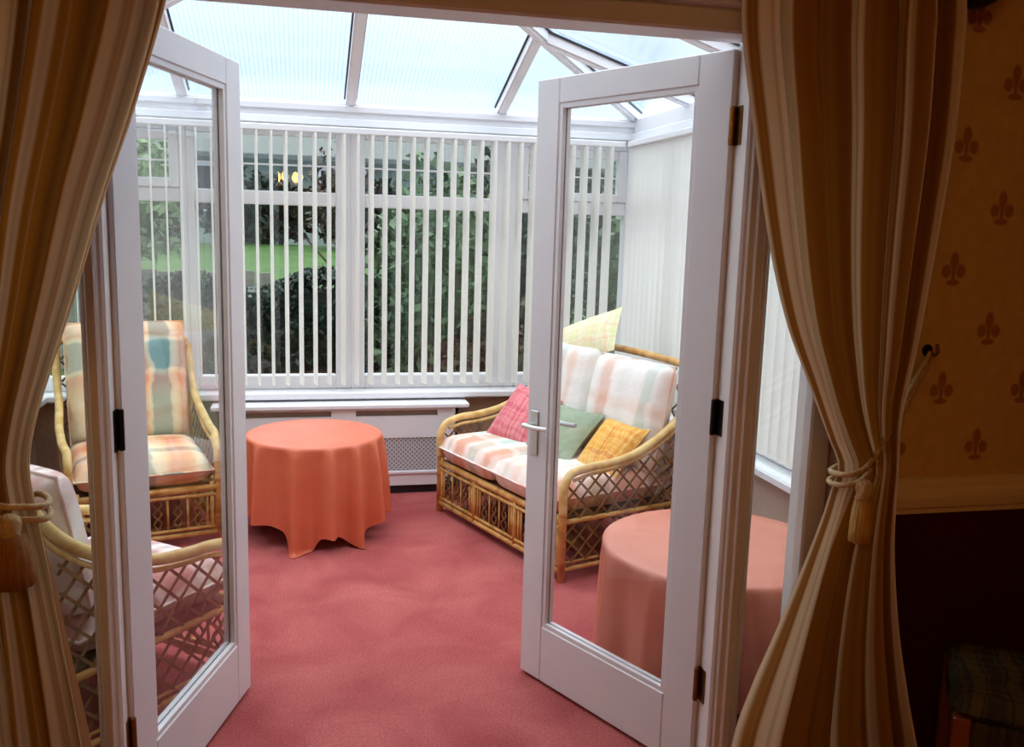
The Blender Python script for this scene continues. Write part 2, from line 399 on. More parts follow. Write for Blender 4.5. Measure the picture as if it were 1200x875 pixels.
def sinterp(tab, x):
    """smooth (cosine-free Catmull) table lookup"""
    n = len(tab)
    if x <= tab[0][0]: return tab[0][1]
    if x >= tab[-1][0]: return tab[-1][1]
    for i in range(n-1):
        if x <= tab[i+1][0]:
            x0, y0 = tab[i]; x1, y1 = tab[i+1]
            m0 = (tab[i+1][1]-tab[max(i-1, 0)][1])/(tab[i+1][0]-tab[max(i-1, 0)][0])
            m1 = (tab[min(i+2, n-1)][1]-y0)/(tab[min(i+2, n-1)][0]-x0)
            h = x1-x0; t = (x-x0)/h
            return (2*t**3-3*t*t+1)*y0+(t**3-2*t*t+t)*h*m0+(-2*t**3+3*t*t)*y1+(t**3-t*t)*h*m1

# ------------------------------------------------------------------ setting
XL, XR = -1.44, 1.95          # conservatory side walls (inner)
YW, YF = 2.24, 5.28           # house wall outer face, far wall inner face
EAVE = 2.17

# floor: one carpet through both rooms
structure(box_obj('floor', (-2.6, 3.2, -2.6, YF+.2, -.06, 0), M['carpet']))
# garden ground below
structure(box_obj('ground', (-14, 22, YF+.2, 9.0, -.16, -.08), M['paving']))

# dining-room wall with the opening
OX0, OX1, OZ = -.70, 1.38, 2.09
b = MB()
for (x0, x1, z0, z1) in ((-2.6, OX0, 0, 3.3), (OX1, 3.2, 0, 3.3), (OX0, OX1, OZ, 3.3)):
    b.box(x0, x1, 2.0, 2.02, z0, z1, 0); b.box(x0, x1, 2.02, YW, z0, z1, 1)
structure(obj('wall_front', b, [M['wallpaper'], M['plaster']]))
structure(box_obj('wall_dining_left', (-2.7, -2.6, -2.6, 2.24, 0, 2.45), M['wallpaper']))
structure(box_obj('wall_dining_right', (3.2, 3.3, -2.6, 2.24, 0, 2.45), M['wallpaper']))
structure(box_obj('wall_rear', (-2.7, 3.3, -2.7, -2.6, 0, 2.45), M['wallpaper']))
structure(box_obj('ceiling', (-2.7, 3.3, -2.7, 2.0, 2.45, 2.55), M['ceiling_paint']))
# dado rail and skirting on the dining wall
b = MB()
prof = [(2.0, .822), (1.988, .822), (1.986, .834), (1.976, .842), (1.972, .866), (1.974, .884), (1.982, .892), (1.982, .904), (1.988, .914), (2.0, .916)]
for x0, x1 in ((OX1+.08, 3.2),):
    vs = [(x, y, z) for x in (x0, x1) for (y, z) in prof]; n = len(prof)
    b.add(vs, [(i, (i+1) % n, n+(i+1) % n, n+i) for i in range(n)]+[tuple(range(n)), tuple(range(2*n-1, n-1, -1))])
structure(obj('trim_dado_rail', b, M['gold_rail']))
b = MB(); b.cbox(OX1+.08, 3.2, 1.978, 2.0, 0, .15, .004)
structure(obj('baseboard_right', b, M['dark_skirting']))

# conservatory dwarf walls
SILL = .54
structure(box_obj('wall_back', (XL-.2, XR+.2, YF-.06, YF+.14, 0, SILL), M['plaster_far']))
structure(box_obj('wall_right', (XR-.04, XR+.16, YW, YF-.06, 0, SILL), M['plaster']))
structure(box_obj('wall_left', (XL-.16, XL+.04, YW, YF-.06, 0, SILL), M['plaster']))
b = MB(); b.cbox(XL, XR, YF-.14, YF+.05, SILL, SILL+.04, .008)
structure(obj('trim_sill_back', b, M['upvc']))
b = MB(); b.cbox(XR-.13, XR+.05, YW, YF-.14, SILL, SILL+.04, .008)
structure(obj('trim_sill_right', b, M['upvc']))
b = MB(); b.cbox(XL-.05, XL+.13, YW, YF-.14, SILL, SILL+.04, .008)
structure(obj('trim_sill_left', b, M['upvc']))
# eaves beams
b = MB(); b.cbox(XL-.16, XR+.16, YF-.06, YF+.14, 2.035, EAVE, .006); b.cbox(XL-.02, XR+.02, YF-.075, YF-.06, 2.045, 2.085, .004); b.cbox(XL, XR, YF-.075, YF-.06, 2.12, 2.155, .004)
structure(obj('trim_eaves_back', b, M['upvc']))
b = MB(); b.cbox(XR-.04, XR+.16, YW, YF-.06, 2.035, EAVE, .006); b.cbox(XR-.055, XR-.04, YW, YF-.06, 2.045, 2.085, .004)
structure(obj('trim_eaves_right', b, M['upvc']))
b = MB(); b.cbox(XL-.16, XL+.04, YW, YF-.06, 2.035, EAVE, .006); b.cbox(XL+.04, XL+.055, YW, YF-.06, 2.045, 2.085, .004)
structure(obj('trim_eaves_left', b, M['upvc']))

def window(n, loc, rz, w, fl, fr, sash=False):
    """one bay: jambs, head, foot, transom, glazing bar, two panes; x along the wall, y outwards"""
    r = structure(empty('window_%d' % n, loc, rz)); m = M['upvc']
    z0, z1 = SILL+.04, 2.035; g0, t0, t1, g1 = .66, 1.612, 1.687, 1.985
    def part(nm, x0, x1, za, zb, y0=0., y1=.07, c=.006): 
        b = MB(); b.cbox(x0, x1, y0, y1, za, zb, c); return obj(nm, b, m, r)
    part('jamb', 0, fl, z0, z1); part('jamb', w-fr, w, z0, z1)
    part('foot_rail', fl, w-fr, z0, g0); part('head_rail', fl, w-fr, g1, z1); part('transom', fl, w-fr, t0, t1)
    if sash:
        f = .05
        b = MB()
        for (xa, xb, za, zb) in ((fl, fl+f, t1, g1), (w-fr-f, w-fr, t1, g1), (fl+f, w-fr-f, t1, t1+f), (fl+f, w-fr-f, g1-f, g1)): b.cbox(xa, xb, -.012, .05, za, zb, .006)
        obj('fanlight_sash', b, m, r)
    p = MB(); p.box(fl-.005, w-fr+.005, .03, .036, g0-.005, t0+.005); obj('pane', p, M['glass'], r)
    p = MB(); p.box(fl-.005, w-fr+.005, .03, .036, t1-.005, g1+.005); obj('pane', p, M['glass'], r)
    p = MB(); p.box(fl, w-fr, .024, .042, 1.825, 1.834); obj('glazing_bar', p, m, r)
    return r
YG = YF-.02
window(1, (XL, YG, 0), 0, .84, .06, .035, True)
window(2, (-.60, YG, 0), 0, .87, .04, .08)
window(3, (.27, YG, 0), 0, .90, .08, .075)
window(4, (1.17, YG, 0), 0, XR-1.17, .07, .06, True)
for i in range(4):
    window(5+i, (XR-.02, YF-.06-i*.744, 0), -pi/2, .744, .05, .05, i % 2 == 0)
    window(9+i, (XL+.02, YW+.004+i*.744, 0), pi/2, .744, .05, .05, i % 2 == 0)

# roof: hipped, with polycarbonate sheets between white rafters
TS = math.tan(radians(18)); XC = (XL+XR)/2; HW = (XR-XL)/2+.10
E0x, E1x, Efy = XC-HW, XC+HW, YF+.08     # eaves lines
ZE = EAVE+.005
def zroof(x, y): return ZE+TS*min(x-E0x, E1x-x, Efy-y)
roof = structure(empty('ceiling_conservatory'))
apex = Vector((XC, Efy-HW, ZE+TS*HW))
def sheet(pts, along, down):
    """flat polygon sheet, 16 mm thick, with UV x along the eaves"""
    n = len(pts); d = Vector((0, 0, .016)); b = MB()
    vs = [Vector(p) for p in pts]+[Vector(p)+d for p in pts]
    b.add(vs, [tuple(range(n)), tuple(range(2*n-1, n-1, -1))]+[(i, n+i, n+(i+1) % n, (i+1) % n) for i in range(n)])
    b.uv = [(v.dot(along), v.dot(down)) for v in vs]
    return obj('roof_sheet', b, M['polycarb'], roof)
LY = YW+.002
lim = .03
def up(x): return x
# far slope
raf_x = [XC-.86*k for k in (2, 1)]+[XC]+[XC+.86*k for k in (1, 2)]
raf_x = [XC-.86, XC+.015, XC+.86]
edges = [E0x]+raf_x+[E1x]
for xa, xb in zip(edges, edges[1:]):
    def top(x): k = min(x-E0x, E1x-x); return Vector((x, Efy-k, ZE+TS*k))
    pts = [(xa, Efy, ZE), (xb, Efy, ZE)]
    if xb < E1x-.01: pts.append(top(xb))
    if xa < XC < xb: pts.append(top(XC))
    if xa > E0x+.01: pts.append(top(xa))
    sheet(pts, Vector((1, 0, 0)), Vector((0, 1, 0)))
raf_y = [Efy-.90, Efy-HW, Efy-2.45]
for s, ex in ((1, E1x), (-1, E0x)):
    ye = [Efy]+raf_y+[LY]
    for ya, yb in zip(ye, ye[1:]):
        def top2(y): k = min(Efy-y, HW); return (ex-s*k, y, ZE+TS*k)
        pts = [(ex, yb, ZE), (ex, ya, ZE)] if s > 0 else [(ex, ya, ZE), (ex, yb, ZE)]
        t = [top2(ya), top2(yb)] if s > 0 else [top2(yb), top2(ya)]
        if ya > Efy-.01: t = [p for p in t if abs(p[1]-ya) > 1e-6]
        sheet(pts+t, Vector((0, 1, 0)), Vector((1, 0, 0)))
def rafter(p, q, name='rafter', w=.055, h=.05):
    p, q = Vector(p), Vector(q); d = (q-p).normalized(); side = d.cross(Vector((0, 0, 1))).normalized(); n = side.cross(d).normalized()
    if n.z < 0: n = -n
    b = MB(); b.bar(p-n*.028, q-n*.028, w, h, n)
    b.bar(p-n*.058, q-n*.058, w*.55, .014, n)
    o = obj(name, b, M['upvc'], roof)
    for s in (-1, 1):
        g = MB(); g.bar(p+side*s*(w/2+.004)-n*.006, q+side*s*(w/2+.004)-n*.006, .008, .010, n); obj('gasket', g, M['gasket'], o)
for x in raf_x:
    k = min(x-E0x, E1x-x); rafter((x, Efy-.09, ZE+TS*.09), (x, Efy-k+.03, ZE+TS*(k-.03)))
for s, ex in ((1, E1x), (-1, E0x)):
    for y in raf_y:
        k = min(Efy-y, HW); rafter((ex-s*.10, y, ZE+TS*.10), (ex-s*(k-.02), y, ZE+TS*(k-.02)))
    rafter((ex-s*.12, Efy-.12, ZE+TS*.12), tuple(apex), 'hip_rafter', .06)
rafter(tuple(apex), (XC, LY, apex.z), 'ridge', .09, .07)

# French door frame standing in the opening
FY0, FY1 = 2.13, 2.215
frame = structure(empty('trim_door_frame'))
HEADZ = 2.0
def post(x0, x1, side):
    b = MB(); b.cbox(x0, x1, FY0, FY1, 0, HEADZ, .006)
    for k in (.012, .030): b.cbox(x0+k, x1-k, FY0-(.020 if k > .02 else .010), FY0, 0, HEADZ, .004)
    o = obj('post', b, M['frame_paint'], frame); return o
LP0, LP1, RP0, RP1 = -.470, -.418, 1.078, 1.165
post(LP0, LP1, -1); post(RP0, RP1, 1)
SL0, SR1 = -.655, 1.318
for x0, x1 in ((OX0, SL0), (SR1, OX1)):
    b = MB(); b.cbox(x0, x1, FY0, FY1, 0, HEADZ, .006); obj('jamb', b, M['frame_paint'], frame)
b = MB(); b.cbox(OX0, OX1, FY0-.03, FY1, HEADZ, HEADZ+.055, .006); b.cbox(OX0, OX1, FY0-.07, FY1, HEADZ+.055, OZ, .006)
obj('head', b, M['frame_paint'], frame)
for x0, x1 in ((SL0, LP0), (RP1, SR1)):
    b = MB(); b.cbox(x0, x1, FY0, FY1, 0, .10, .006); obj('foot_rail', b, M['frame_paint'], frame)
    p = MB(); p.box(x0-.003, x1+.003, 2.165, 2.171, .095, HEADZ); obj('sidelight_pane', p, M['glass'], frame)
b = MB(); b.cbox(LP1, RP0, FY0+.01, FY1, 0, .008, .002); obj('threshold', b, M['brass'], frame)

def door(n, loc, rz, y0, y1):
    r = structure(empty('door_%d' % n, loc, rz)); w = .762; m = M['door_paint']; z0, z1 = .012, 1.985
    st, hs, bt, tp = .104, .112, .205, .078
    def part(nm, xa, xb, za, zb): b = MB(); b.cbox(xa, xb, y0, y1, za, zb, .003); return obj(nm, b, m, r)
    part('stile', 0, hs, z0, z1); part('stile', w-st, w, z0, z1); part('bottom_rail', hs, w-st, z0, bt); part('top_rail', hs, w-st, z1-tp, z1)
    b = MB(); ym = (y0+y1)/2; xa, xb, za, zb = hs, w-st, bt, z1-tp; k = .014
    for ya, yb in ((y0+.004, ym-.003), (ym+.003, y1-.004)):
        b.box(xa, xa+k, ya, yb, za, zb); b.box(xb-k, xb, ya, yb, za, zb); b.box(xa+k, xb-k, ya, yb, za, za+k); b.box(xa+k, xb-k, ya, yb, zb-k, zb)
    obj('glazing_bead', b, m, r)
    p = MB(); p.box(xa, xb, ym-.003, ym+.003, za, zb); obj('pane', p, M['door_glass'], r)
    return r
HR = (1.061, 2.196, 0); HL = (-.404, 2.190, 0)
dr = door(1, HR, radians(115.8), -.042, 0)
dl = door(2, HL, radians(72.4), 0, .042)
def hinge(par, z, y0, y1, mat):
    """butt hinge on the hinge edge of a door: leaf on the edge, knuckle, open leaf reaching to the post"""
    h = MB(); s = 1 if y1 > 0 else -1
    h.box(-.003, 0, y0+.004, y1-.004, z-.048, z+.048)
    yk = y0-.004 if s > 0 else y1+.004
    yk = (y1+.0) if s > 0 else y0
    h.lathe([(.006, -.048), (.007, -.046), (.007, .046), (.006, .048)], (-.004, 0, z), 10)
    o = obj('hinge', h, mat, par)
    return o
for z, mm in ((1.797, M['brass']), (1.045, M['darkmetal']), (.285, M['brass'])):
    hinge(dr, z, -.042, 0, mm); hinge(dl, z, 0, .042, mm)
for z, mm in ((1.797, M['brass']), (1.045, M['darkmetal']), (.285, M['brass'])):
    b = MB(); b.box(RP0-.003, RP0, 2.165, 2.205, z-.048, z+.048); obj('hinge_leaf', b, mm, frame)
    b = MB(); b.box(LP1, LP1+.003, 2.165, 2.205, z-.048, z+.048); obj('hinge_leaf', b, mm, frame)
# lever handle on the right door, both faces
def handle(par, x, z, yface, s):
    b = MB(); b.cbox(x-.019, x+.019, min(yface, yface+s*.006), max(yface, yface+s*.006), z-.10, z+.048, .002)
    b.tube([(x, yface, z), (x, yface+s*.034, z)], .009, 10)
    b.tube(smooth_path([(x, yface+s*.034, z), (x-.02 if par is dl else x+.012, yface+s*.042, z), (x-.05, yface+s*.044, z+.002), (x-.105, yface+s*.04, z+.006)], 4), .008, 8)
    b.tube([(x, yface+s*.006, z-.06), (x, yface+s*.008, z-.06)], .006, 8)
    return obj('lever_handle', b, M['silver'], par)
handle(dr, .722, .888, 0, 1); handle(dr, .722, .888, -.042, -1)
b = MB(); b.cbox(.752, .766, .008, .034, .02, .085, .002); obj('floor_bolt', b, M['silver'], dl)

# ------------------------------------------------------------------ vertical blinds (head rail + slats)
def slat_mesh(w, h):
    b = MB(); n = 5
    def f(u, v):
        x = (u-.5)*w; return (x, .004*(1-4*(u-.5)**2), -h*v)
    for off in (0, .0012):
        vs = [(f(i/(n-1), v)[0], f(i/(n-1), v)[1]+off, f(i/(n-1), v)[2]) for v in (0, 1) for i in range(n)]
        b.add(vs, [((i, i+1, n+i+1, n+i) if off else (n+i, n+i+1, i+1, i)) for i in range(n-1)])
    return b.mesh('blind_slat', M['slat'], True)
SLAT = slat_mesh(.089, 1.375)
def blind(loc, rz, length, ang, label, phase=0.0, jitter=2.0, n=None):
    r = tag(empty('vertical_blind', loc, rz), label, 'blind', 'vertical blinds of the conservatory')
    b = MB(); b.cbox(0, length, -.022, .022, 2.0, 2.033, .004); obj('head_rail', b, M['headrail'], r)
    step = .0762; n = int((length-.06)/step)
    for i in range(n+1):
        o = put('blind_slat', SLAT, r, (.03+phase+i*step, 0, 1.998), (0, 0, ang+radians(random.uniform(-jitter, jitter))))
    return r
BX0, BX1 = XL+.10, XR-.11
# world angle of slat plane for the far blind: nearly along the line of sight
blind((BX0, YF-.115, 0), 0, BX1-BX0, radians(90+14), 'white vertical blind with open slats across the back windows above the radiator cover', phase=.012)
blind((XR-.085, YF-.15, 0), -pi/2, YF-.15-YW-.03, radians(9), 'cream vertical blind drawn closed along the right wall above the sofa', jitter=1)
blind((XL+.085, YW+.03, 0), pi/2, YF-.15-YW-.03, radians(-9), 'cream vertical blind on the left wall behind the armchairs', jitter=1)

# ------------------------------------------------------------------ radiator cover
rc = tag(empty('radiator_cover', (0, 0, 0)), 'white radiator cover with perforated grilles under the back windows', 'radiator cover')
RX0, RX1, RY0, RY1 = -.43, .87, 5.06, YF-.062
b = MB(); b.cbox(RX0-.055, RX1+.06, RY0-.025, RY1, .500, .528, .006); obj('shelf', b, M['upvc'], rc)
b = MB()
b.box(RX0, RX0+.10, RY0, RY0+.018, .05, .50); b.box(RX1-.12, RX1, RY0, RY0+.018, .05, .50)
b.box(.155, .29, RY0, RY0+.018, .05, .50)
for x0, x1 in ((RX0+.10, .155), (.29, RX1-.12)):
    b.box(x0, x1, RY0, RY0+.018, .328, .455); b.box(x0, x1, RY0, RY0+.018, .05, .135); b.box(x0, x1, RY0, RY0+.018, .488, .50)
b.box(RX0, RX0+.018, RY0, RY1, .05, .50); b.box(RX1-.018, RX1, RY0, RY1, .05, .50)
obj('cabinet', b, M['upvc'], rc)
b = MB(); b.box(RX0+.02, RX1-.02, RY0+.026, RY0+.09, .10, .49)
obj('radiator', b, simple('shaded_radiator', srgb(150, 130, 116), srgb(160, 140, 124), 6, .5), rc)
b = MB(); b.box(RX0+.03, RX1-.03, RY0+.02, RY0+.03, 0, .06); obj('plinth', b, M['gasket'], rc)
b = MB(); b.cbox(RX0+.08, RX1-.10, RY0-.008, RY0, .118, .134, .002); obj('moulding', b, M['upvc'], rc)
def lattice_lines(x0, x1, z0, z1, step):
    out = []; 
    for s in (1, -1):
        k = -(z1-z0)
        while k < (x1-x0):
            # line x = x0+k+t, z = z0+t (s=1) or z1-t
            t0 = max(0, -k); t1 = min(z1-z0, x1-x0-k)
            if t1-t0 > .004: out.append(((x0+k+t0, z0+t0 if s > 0 else z1-t0), (x0+k+t1, z0+t1 if s > 0 else z1-t1)))
            k += step
    return out
for x0, x1 in ((RX0+.10, .155), (.29, RX1-.12)):
    b = MB()
    for (xa, za), (xb, zb) in lattice_lines(x0, x1, .135, .328, .026): b.bar((xa, RY0+.008, za), (xb, RY0+.008, zb), .0085, .004, (0, 1, 0))
    obj('grille', b, M['upvc'], rc)['kind'] = 'stuff'

# ------------------------------------------------------------------ rattan furniture
ARM = [(.000, .30), (-.004, .40), (.010, .452), (.042, .486), (.13, .506), (.23, .512), (.37, .536), (.54, .606), (.65, .690), (.72, .785), (.745, .86)]
def arm_z(y):
    return interp([p for p in ARM if p[0] >= .01], y)
def yback(z): return .63+(z-.30)*.20
def clip_strips(inside, x0, x1, z0, z1, step, res=.006):
    """diagonal strips both ways, cut to the region where inside() holds"""
    out = []
    for s in (1, -1):
        k = -(z1-z0)
        while k < (x1-x0):
            t = max(0, -k); t1 = min(z1-z0, x1-x0-k); run = None
            while t <= t1+1e-9:
                x = x0+k+t; z = z0+t if s > 0 else z1-t
                if inside(x, z):
                    if run is None: run = [(x, z), (x, z)]
                    run[1] = (x, z)
                else:
                    if run and abs(run[1][0]-run[0][0]) > .02: out.append((s, *run))
                    run = None
                t += res
            if run and abs(run[1][0]-run[0][0]) > .02: out.append((s, *run))
            k += step
    return out
def rattan_seat(name, w, loc, rz, bays, label, cat, step=.078, cane=None):
    r = tag(empty(name, loc, rz), label, cat)
    hw = w/2; cane = cane or M['cane']; d = .65
    deck_z = .27
    for sx in (-1, 1):
        x = sx*hw
        b = MB(); b.tube([(x, 0, 0), (x, 0, .30), (x, -.002, .40)], .017, 10); b.tube([(x-sx*.03, .0, .03), (x-sx*.03, 0, .30)], .010, 8)
        obj('front_leg', b, cane, r, True)
        b = MB(); b.tube(smooth_path([(x*.985, .64, 0), (x*.985, .635, .25), (x*.985, yback(.6), .6), (x*.97, .748, .88)], 4), .016, 8)
        obj('back_leg', b, cane, r, True)
        b = MB(); P = [(x+(sx*.012 if .05 < y < .5 else 0), y, z) for y, z in ARM]
        b.tube(smooth_path(P, 4), .019, 10)
        P2 = [(x, y+.006, z-.034) for y, z in ARM[3:-1]]; b.tube(smooth_path(P2, 3), .009, 6)
        obj('arm_rail', b, M['cane_pale'], r, True)
        b = MB()
        b.tube([(x, 0, .055), (x, .64, .055)], .011, 8); b.tube([(x, 0, deck_z), (x, .63, deck_z)], .012, 8); b.tube([(x, 0, .085), (x, .64, .085)], .006, 6)
        sp = obj('side_panel', b, cane, r, True)
        inside = lambda y, z: .01 < y < min(yback(z), .66)-.005 and .06 < z < arm_z(y)-.03
        for s, (ya, za), (yb, zb) in clip_strips(inside, .0, .76, .06, .82, step):
            q = MB(); q.bar((x+sx*.003*s, ya, za), (x+sx*.003*s, yb, zb), .0095, .004, (1, 0, 0)); obj('lattice_strip', q, M['cane_dark'], sp)
    # front frieze
    b = MB()
    b.tube([(-hw, 0, deck_z), (hw, 0, deck_z)], .016, 10); b.tube([(-hw, -.004, deck_z-.032), (hw, -.004, deck_z-.032)], .009, 8)
    b.tube([(-hw, 0, .05), (hw, 0, .05)], .014, 10); b.tube([(-hw, -.003, .078), (hw, -.003, .078)], .008, 8)
    fr = obj('front_panel', b, cane, r, True)
    xs = [-hw+w*k/bays for k in range(bays+1)]
    for i in range(bays):
        xa, xb = xs[i]+.03, xs[i+1]-.03
        if i:
            q = MB(); q.tube([(xs[i], 0, .05), (xs[i], 0, deck_z)], .014, 8); q.tube([(xs[i]-.03, 0, .05), (xs[i]-.03, 0, deck_z)], .008, 6); q.tube([(xs[i]+.03, 0, .05), (xs[i]+.03, 0, deck_z)], .008, 6); obj('mid_post', q, cane, fr, True)
        nsp = max(3, int((xb-xa)/.042)); dx = (xb-xa)/nsp
        for k in range(nsp):
            xm = xa+(k+.5)*dx; q = MB()
            if k % 2 == 0: q.tube([(xm, 0, .07), (xm, 0, .25)], .006, 6)
            else:
                q.tube(smooth_path([(xm-dx*.4, 0, .075), (xm+dx*.4, .004, .12), (xm-dx*.4, 0, .165), (xm+dx*.4, -.004, .21), (xm-dx*.4, 0, .245)], 3), .0055, 6)
                q.tube(smooth_path([(xm+dx*.4, .002, .075), (xm-dx*.4, -.004, .12), (xm+dx*.4, 0, .165), (xm-dx*.4, .004, .21), (xm+dx*.4, 0, .245)], 3), .0055, 6)
            obj('spindle', q, M['cane_dark'] if k % 2 else cane, fr, True)
    # back frame and its lattice
    b = MB()
    P = [(-hw*.97, .748, .88), (-hw*.8, .756, .905), (0, .765, .92), (hw*.8, .756, .905), (hw*.97, .748, .88)]
    b.tube(smooth_path(P, 5), .018, 10)
    b.tube([(-hw, .64, .09), (hw, .64, .09)], .011, 8); b.tube([(-hw, .635, .26), (hw, .635, .26)], .012, 8)
    bf = obj('back_frame', b, cane, r, True)
    insb = lambda xx, z: abs(xx) < hw-.02 and .27 < z < .885
    for s, (xa, za), (xb, zb) in clip_strips(insb, -hw, hw, .27, .89, .11):
        q = MB(); q.bar((xa, yback(za)+.006+.003*s, za), (xb, yback(zb)+.006+.003*s, zb), .0095, .004, (0, 1, 0)); obj('lattice_strip', q, M['cane_dark'], bf)
    b = MB(); b.box(-hw+.02, hw-.02, .01, .625, deck_z-.004, deck_z+.012); obj('seat_deck', b, M['deck'], r)
    return r

def cushion_mb(w, h, t, p=7.0, e=.42, n=22, pinch=0.0, crown=0.0, sag=0.0):
    """stuffed cushion lying in xy, thickness t: boxy for large p, pillow-like for p about 2"""
    b = MB()
    def side(sg):
        def f(u, v):
            s, q = 2*u-1, 2*v-1
            s = math.copysign(abs(s)**.8, s) if p > 4 else s; q = math.copysign(abs(q)**.8, q) if p > 4 else q
            k = max(0.0, (1-abs(s)**p)*(1-abs(q)**p))**e
            cr = 1+crown*(1-s*s)*(1-q*q)
            x = w/2*s*(1-pinch*(1-q*q)); y = h/2*q*(1-pinch*(1-s*s))
            rr = .018*(s*s*q*q)**4 if p > 4 else 0
            return (x*(1-rr), y*(1-rr), sg*t/2*k*cr)
        return f
    b.grid(side(1), n, n); nv = len(b.v)
    g = MB(); g.grid(side(-1), n, n); b.add(g.v, [tuple(reversed(q)) for q in g.f])
    return b
def cushion(name, w, h, t, mat, loc, rot, label, group=None, piping=None, base=None, cat='cushion', **kw):
    o = tag(obj(name, cushion_mb(w, h, t, **kw), mat, None, True), label, cat, group)
    m = Matrix.LocRotScale(Vector(loc), rot.to_quaternion() if hasattr(rot, 'to_quaternion') else rot, None)
    o.matrix_world = m
    if piping:
        pts = []
        pin = kw.get('pinch', 0)
        for a, bb in (((-1, -1), (1, -1)), ((1, -1), (1, 1)), ((1, 1), (-1, 1)), ((-1, 1), (-1, -1))):
            for k in range(6):
                s = a[0]+(bb[0]-a[0])*k/6; q = a[1]+(bb[1]-a[1])*k/6
                pts.append((w/2*s*(1-pin*(1-q*q)), h/2*q*(1-pin*(1-s*s)), 0))
        pb = MB(); pb.tube(pts, .005, 6, True); obj('piping', pb, piping, o, True)
    return o
from mathutils import Euler
def world_rot(rz, e): return (Matrix.Rotation(rz, 3, 'Z') @ Euler(e).to_matrix())
def at(root, p):
    return Matrix.Rotation(root.rotation_euler.z, 3, 'Z') @ Vector(p) + root.location

# two-seat sofa along the right wall: local x runs from its far end to its near end
SW = 1.142
FRp, FLp = Vector((1.094, 3.642, 0)), Vector((.718, 4.72, 0))
sofa_rz = atan2(FRp.y-FLp.y, FRp.x-FLp.x)
sofa = rattan_seat('rattan_sofa', SW, (FRp+FLp)/2, sofa_rz, 3, 'two-seat rattan sofa with lattice arms against the right wall', 'sofa')
def sofa_cushion(name, w, h, t, mat, pos, eul, label, group=None, **kw):
    return cushion(name, w, h, t, mat, at(sofa, pos), world_rot(sofa_rz, eul), label, group, **kw)
SWI = SW/2-.022
sofa_cushion('seat_cushion', SWI*2*.475, .61, .15, M['fab_sofa'], (-SWI*.52-.0, .285, .360), (0, 0, 0), 'pastel check seat cushion at the back-window end of the rattan sofa', 'sofa seat cushions', piping=M['fab_sofa'], crown=.06, p=9, e=.30)
sofa_cushion('seat_cushion', SWI*2*.50, .61, .15, M['fab_sofa'], (SWI*.48, .285, .360), (0, 0, 0), 'pastel check seat cushion at the door end of the rattan sofa', 'sofa seat cushions', piping=M['fab_sofa'], crown=.06, p=9, e=.30)
tilt = radians(78)
sofa_cushion('back_cushion', SWI*2*.49, .53, .15, M['fab_sofa'], (-SWI*.5, .575, .672), (tilt, 0, 0), 'pastel check back cushion at the back-window end of the rattan sofa', 'sofa back cushions', piping=M['fab_sofa'], crown=.15)
sofa_cushion('back_cushion', SWI*2*.49, .51, .15, M['fab_sofa'], (SWI*.5, .57, .66), (tilt, 0, 0), 'peach striped back cushion at the door end of the rattan sofa', 'sofa back cushions', piping=M['fab_sofa'], crown=.15)
# u (from near end) -> local x = SW/2-u
sofa_cushion('scatter_cushion', .34, .34, .13, M['pillow_pink'], (SW/2-.87, .345, .535), (radians(52), radians(8), radians(10)), 'pink patterned scatter cushion in the far corner of the rattan sofa', 'scatter cushions', p=2.4, e=.6, pinch=.07)
sofa_cushion('scatter_cushion', .42, .34, .13, M['pillow_green'], (SW/2-.545, .36, .512), (radians(46), radians(-2), radians(-2)), 'plain sage green scatter cushion in the middle of the rattan sofa', 'scatter cushions', p=2.4, e=.6, pinch=.07)
sofa_cushion('scatter_cushion', .30, .31, .12, M['pillow_orange'], (SW/2-.195, .40, .515), (radians(48), radians(2), radians(2)), 'marigold printed scatter cushion at the near end of the rattan sofa', 'scatter cushions', p=2.4, e=.6, pinch=.07)
sofa_cushion('scatter_cushion', .50, .25, .13, M['pillow_lemon'], (SW/2-.765, .66, .955), (radians(62), radians(-19), radians(6)), 'pale lemon floral cushion propped on top of the sofa back', 'scatter cushions', p=2.2, e=.65, pinch=.03)

# armchair by the far left corner
cf = Vector((-.395, 4.40, 0)); cl = Vector((-1.011, 4.225, 0))
ch1_rz = atan2(cf.y-cl.y, cf.x-cl.x)
chair1 = rattan_seat('rattan_armchair', .64, (cf+cl)/2, ch1_rz, 1, 'rattan armchair with teal and peach check cushions beside the coral table', 'armchair', cane=M['cane'])
cushion('seat_cushion', .60, .60, .15, M['fab_chair'], at(chair1, (0, .285, .357)), world_rot(ch1_rz, (0, 0, 0)), 'teal and peach check seat cushion on the armchair facing the doors', 'armchair cushions', piping=M['fab_chair'], crown=.15)
cushion('back_cushion', .56, .60, .15, M['fab_chair'], at(chair1, (0, .59, .70)), world_rot(ch1_rz, (radians(78), 0, 0)), 'tall teal and peach check back cushion of the armchair facing the doors', 'armchair cushions', piping=M['fab_chair'], crown=.15)
# armchair behind the left door, seen from its side, facing away
f2 = Vector((-.215, 3.005, 0)); dir2 = Vector((.65, .76, 0)).normalized(); left2 = Vector((-dir2.y, dir2.x, 0))
c2 = f2+left2*.32
ch2_rz = atan2(-left2.y, -left2.x)+pi
ch2_rz = atan2(-dir2.x, dir2.y)
